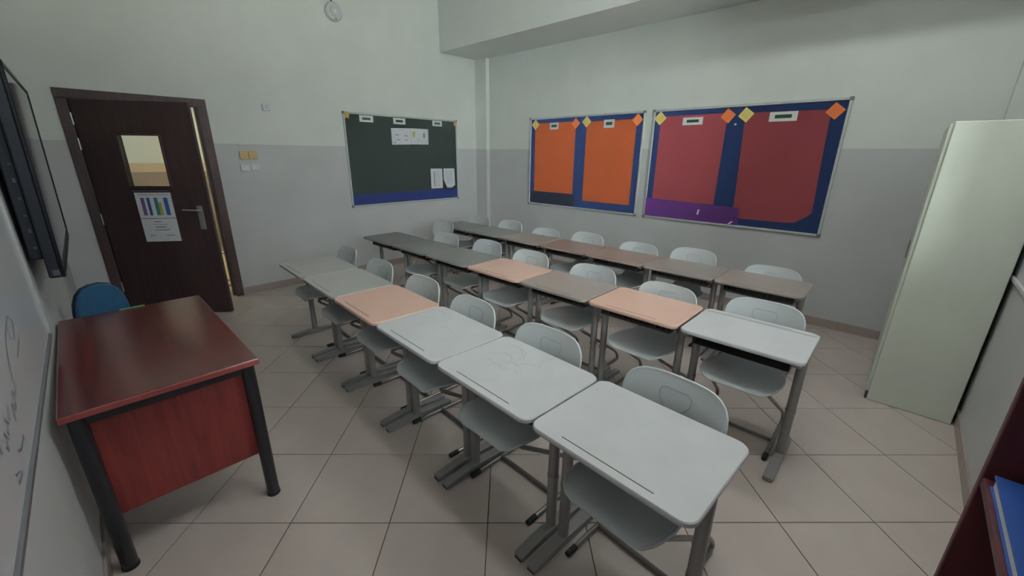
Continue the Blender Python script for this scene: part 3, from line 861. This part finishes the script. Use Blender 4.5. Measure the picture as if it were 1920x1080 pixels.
for nm, i, d, mk in placed:
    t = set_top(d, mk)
    if (nm, i) in (('middle', 6),):
        MB().box(-0.285, 0.285, -DD / 2 + 0.053, -DD / 2 + 0.058, DH - 0.0005, DH + 0.0005).build('pencil_groove', 'groove', t)
    if (nm, i) in (('front', 4), ('front', 3)):
        rnd = random.Random(i)
        mb = MB()
        for k in range(14 if i == 4 else 6):
            cx_, cy_ = rnd.uniform(-0.14, 0.08), rnd.uniform(-0.05, 0.12); a_ = rnd.uniform(0, 3.1); L = rnd.uniform(0.05, 0.16); cv = rnd.uniform(-1.5, 1.5)
            p = []
            for s in range(8):
                tt_ = s / 7; ang = a_ + cv * tt_
                p.append((cx_ + L * tt_ * math.cos(ang), cy_ + L * tt_ * math.sin(ang)))
            for s in range(7):
                (x0, y0), (x1, y1) = p[s], p[s + 1]
                dx, dy = x1 - x0, y1 - y0; l_ = math.hypot(dx, dy) or 1
                nx, ny2 = -dy / l_ * 0.0007, dx / l_ * 0.0007
                mb.add([(x0 - nx, y0 - ny2, DH + 0.0003), (x1 - nx, y1 - ny2, DH + 0.0003), (x1 + nx, y1 + ny2, DH + 0.0003), (x0 + nx, y0 + ny2, DH + 0.0003)], [(0, 1, 2, 3)])
        mb.build('pencil_marks', 'scribble', t)
# chairs (x, y of the chair origin, turn)
c1 = [(1.891, -3.562, 1), (2.55, -3.598, 1), (3.17, -3.622, 1), (3.745, -3.668, 1), (4.345, -3.70, 1), (4.972, -3.715, 1)]
c2 = [(1.25, -1.982, 1), (1.95, -2.48, 1), (2.547, -2.425, 1), (3.165, -2.475, 1), (3.815, -2.485, 0.99), (4.41, -2.488, 0.965), (5.01, -2.485, 1)]
c3 = [(1.23, -1.36, 1), (1.82, -1.35, 1), (2.42, -1.365, 0.965), (3.0, -1.34, 1), (3.62, -1.365, 0.975), (4.15, -1.31, 1), (4.80, -1.368, 0.95)]
for nm, cc in (('front', c1), ('middle', c2), ('back', c3)):
    for i, (x, y, zs) in enumerate(cc):
        y = max(y, {'middle': -2.472, 'back': -1.342}.get(nm, -9))     # the back stays clear of the desk edge
        out = ', pulled out' if (nm == 'middle' and i == 0) else ''
        ch_ = put_chair(x, y, (a1 if nm == 'front' else 0) + 0.02 * math.sin(i * 2.3 + len(nm)), f'grey plastic chair, {ORD[i]} from the door wall in the {nm} row{out}')
        ch_.scale = (1, 1, zs)        # the chairs differ a little in height

# ------------------------------------------------------------------ teacher's desk, chair, ruler
td = empty('teacher_desk', (2.945, -4.82, 0)); tag(td, 'red mahogany table on black round legs beside the whiteboard', 'table')
hx, hy = 0.605, 0.308
tp = MB().bbox(-hx, hx, -hy, hy, 0.722, 0.75, 0.004).build('tabletop', 'mahogany', td)
MB().bbox(hx - 0.001, hx + 0.004, -hy, hy, 0.724, 0.748, 0.002).build('edge_strip', 'mahogany_edge', tp)
for sx in (-1, 1):
    for sy in (-1, 1):
        lg = MB().tube([(sx * (hx - 0.045), sy * (hy - 0.04), 0.012), (sx * (hx - 0.045), sy * (hy - 0.04), 0.7215)], 0.027, 16).build('leg', 'black_steel', td, True)
        MB().tube([(sx * (hx - 0.045), sy * (hy - 0.04), 0.0002), (sx * (hx - 0.045), sy * (hy - 0.04), 0.014)], 0.029, 16).build('leg_cap', 'rubber', lg, True)
for s in (-1, 1):
    MB().bbox(s * (hx - 0.045) - 0.014, s * (hx - 0.045) + 0.014, -hy + 0.06, hy - 0.06, 0.68, 0.7215, 0.003).build('frame_rail', 'black_steel', td)
    MB().bbox(-hx + 0.07, hx - 0.07, s * (hy - 0.04) - 0.014, s * (hy - 0.04) + 0.014, 0.68, 0.7215, 0.003).build('frame_rail', 'black_steel', td)
MB().bbox(hx - 0.115, hx - 0.098, -hy + 0.035, hy - 0.035, 0.215, 0.7, 0.003).build('side_panel', 'mahogany_panel', td)

tcx = empty('teacher_chair', (2.235, -4.885, 0), math.radians(112)); tag(tcx, 'blue upholstered chair behind the mahogany table', 'chair')
# faces -y in its own frame; the back stands at +y
def pad(w, d, z0, z1, y0):
    return MB().prism(rrect(-w, w, y0 - d, y0 + d, 0.06), z0, z1, chamfer=0.012)
st_ = pad(0.19, 0.18, 0.43, 0.475, -0.02).build('seat', 'blue_fabric', tcx, True)
pad(0.185, 0.175, 0.415, 0.43, -0.02).build('seat_pan', 'dark_plastic', st_, True)
arch = [(-0.115, 0.56), (0.115, 0.56), (0.128, 0.62), (0.126, 0.70), (0.115, 0.76), (0.095, 0.81), (0.065, 0.842), (0.025, 0.856), (-0.025, 0.856), (-0.065, 0.842), (-0.095, 0.81), (-0.115, 0.76), (-0.126, 0.70), (-0.128, 0.62)]
bk = MB().prism(arch, 0.155, 0.195, axis=1, chamfer=0.010).build('backrest', 'blue_fabric', tcx, True)
MB().prism([(x * 1.03, 0.715 + (z - 0.715) * 1.03) for x, z in arch], 0.195, 0.208, axis=1, chamfer=0.004).build('back_shell', 'dark_plastic', bk, True)
for s in (-1, 1):
    MB().tube(bend([(s * 0.09, 0.12, 0.42), (s * 0.09, 0.19, 0.43), (s * 0.09, 0.205, 0.60)], 0.03), 0.010, 8).build('back_support', 'black_steel', tcx, True)
    for y, yy in ((-0.15, -0.18), (0.10, 0.16)):
        MB().tube([(s * 0.14, y, 0.418), (s * 0.175, yy, 0.0005)], 0.011, 8).build('leg', 'black_steel', tcx, True)
ru = empty('ruler', (2.352, -4.83, 0.7502), math.radians(2)); tag(ru, 'green plastic ruler on the far edge of the mahogany table', 'ruler')
MB().bbox(-0.012, 0.012, -0.055, 0.055, 0, 0.004, 0.001).build('strip', 'green', ru)

# ------------------------------------------------------------------ tall cabinet
wd = empty('tall_cabinet', (0, 0, 0)); tag(wd, 'tall cream steel cabinet standing by the window', 'cabinet')
cx0, cx1, cy0, cy1, cz1 = 5.553, 5.990, -1.361, -0.45, 1.825
MB().bbox(cx0 + 0.018, cx1, cy0, cy1, 0.001, cz1, 0.004).build('body', 'wardrobe', wd)
ym = (cy0 + cy1) / 2
for a, b, hy_ in ((cy0 + 0.012, ym - 0.002, ym - 0.04), (ym + 0.002, cy1 - 0.012, ym + 0.04)):
    d = MB().bbox(cx0, cx0 + 0.0175, a, b, 0.06, cz1 - 0.012, 0.003).build('door', 'wardrobe', wd)
    MB().bbox(cx0 - 0.008, cx0 - 0.0005, hy_ - 0.008, hy_ + 0.008, 0.95, 1.07, 0.003).build('handle', 'steel', d)
MB().bbox(cx0 + 0.003, cx0 + 0.0178, cy0 + 0.012, cy1 - 0.012, 0.001, 0.055, 0.002).build('plinth', 'wardrobe_dark', wd)

# ------------------------------------------------------------------ bookcase by the window with flat folders
bc = empty('bookcase', (0, 0, 0)); tag(bc, 'low maroon bookcase against the window wall', 'bookcase')
qx0, qx1, qy0, qy1, qz = 5.70, 6.003, -4.72, -3.79, 1.36
for y0, y1 in ((qy0, qy0 + 0.02), (qy1 - 0.02, qy1)):
    MB().bbox(qx0, qx1, y0, y1, 0.0005, qz, 0.002).build('side_panel', 'maroon', bc)
for z in (0.06, 0.54, 1.012):
    MB().bbox(qx0 + 0.002, qx1 - 0.008, qy0 + 0.0202, qy1 - 0.0202, z, z + 0.02, 0.002).build('shelf', 'maroon', bc)
MB().bbox(qx0, qx1, qy0 + 0.0202, qy1 - 0.0202, qz - 0.02, qz, 0.002).build('top_board', 'maroon', bc)
MB().box(qx1 - 0.008, qx1, qy0 + 0.0202, qy1 - 0.0202, 0.02, qz - 0.0202).build('back_panel', 'maroon', bc)
for k, (x, w, txt) in enumerate(((5.708, 0.075, 'nearest the shelf edge'), (5.795, 0.075, 'in the middle of the shelf'), (5.882, 0.075, 'against the back of the shelf'))):
    f = empty('folder', (x, -3.84, 1.0322)); tag(f, 'blue folder lying flat in the maroon bookcase, ' + txt, 'folder', 'blue folders in the bookcase')
    MB().bbox(0, w, -0.32, 0, 0, 0.004, 0.001).build('lower_cover', 'folder_blue', f)
    MB().bbox(0.003, w - 0.003, -0.317, -0.003, 0.0042, 0.0235, 0.001).build('pages', 'pages', f)
    MB().bbox(0, w, -0.32, 0, 0.024, 0.028, 0.001).build('upper_cover', 'folder_blue', f)
# ------------------------------------------------------------------ added ceiling fill lights, out of view, to brighten the back wall
for x, y, txt in ((4.9, -2.0, 'nearer the back wall'), (4.9, -3.7, 'nearer the front wall')):
    l = empty('ceiling_light', (x, y, H)); tag(l, 'long white ceiling luminaire above the desks, ' + txt, 'lamp', 'ceiling luminaires')
    MB().bbox(-0.62, 0.62, -0.16, 0.16, -0.07, -0.0005, 0.006).build('housing', 'lamp_white', l)
    MB().bbox(-0.60, 0.60, -0.14, 0.14, -0.095, -0.0705, 0.006).build('diffuser', 'diffuser', l)
bpy.context.view_layer.update()
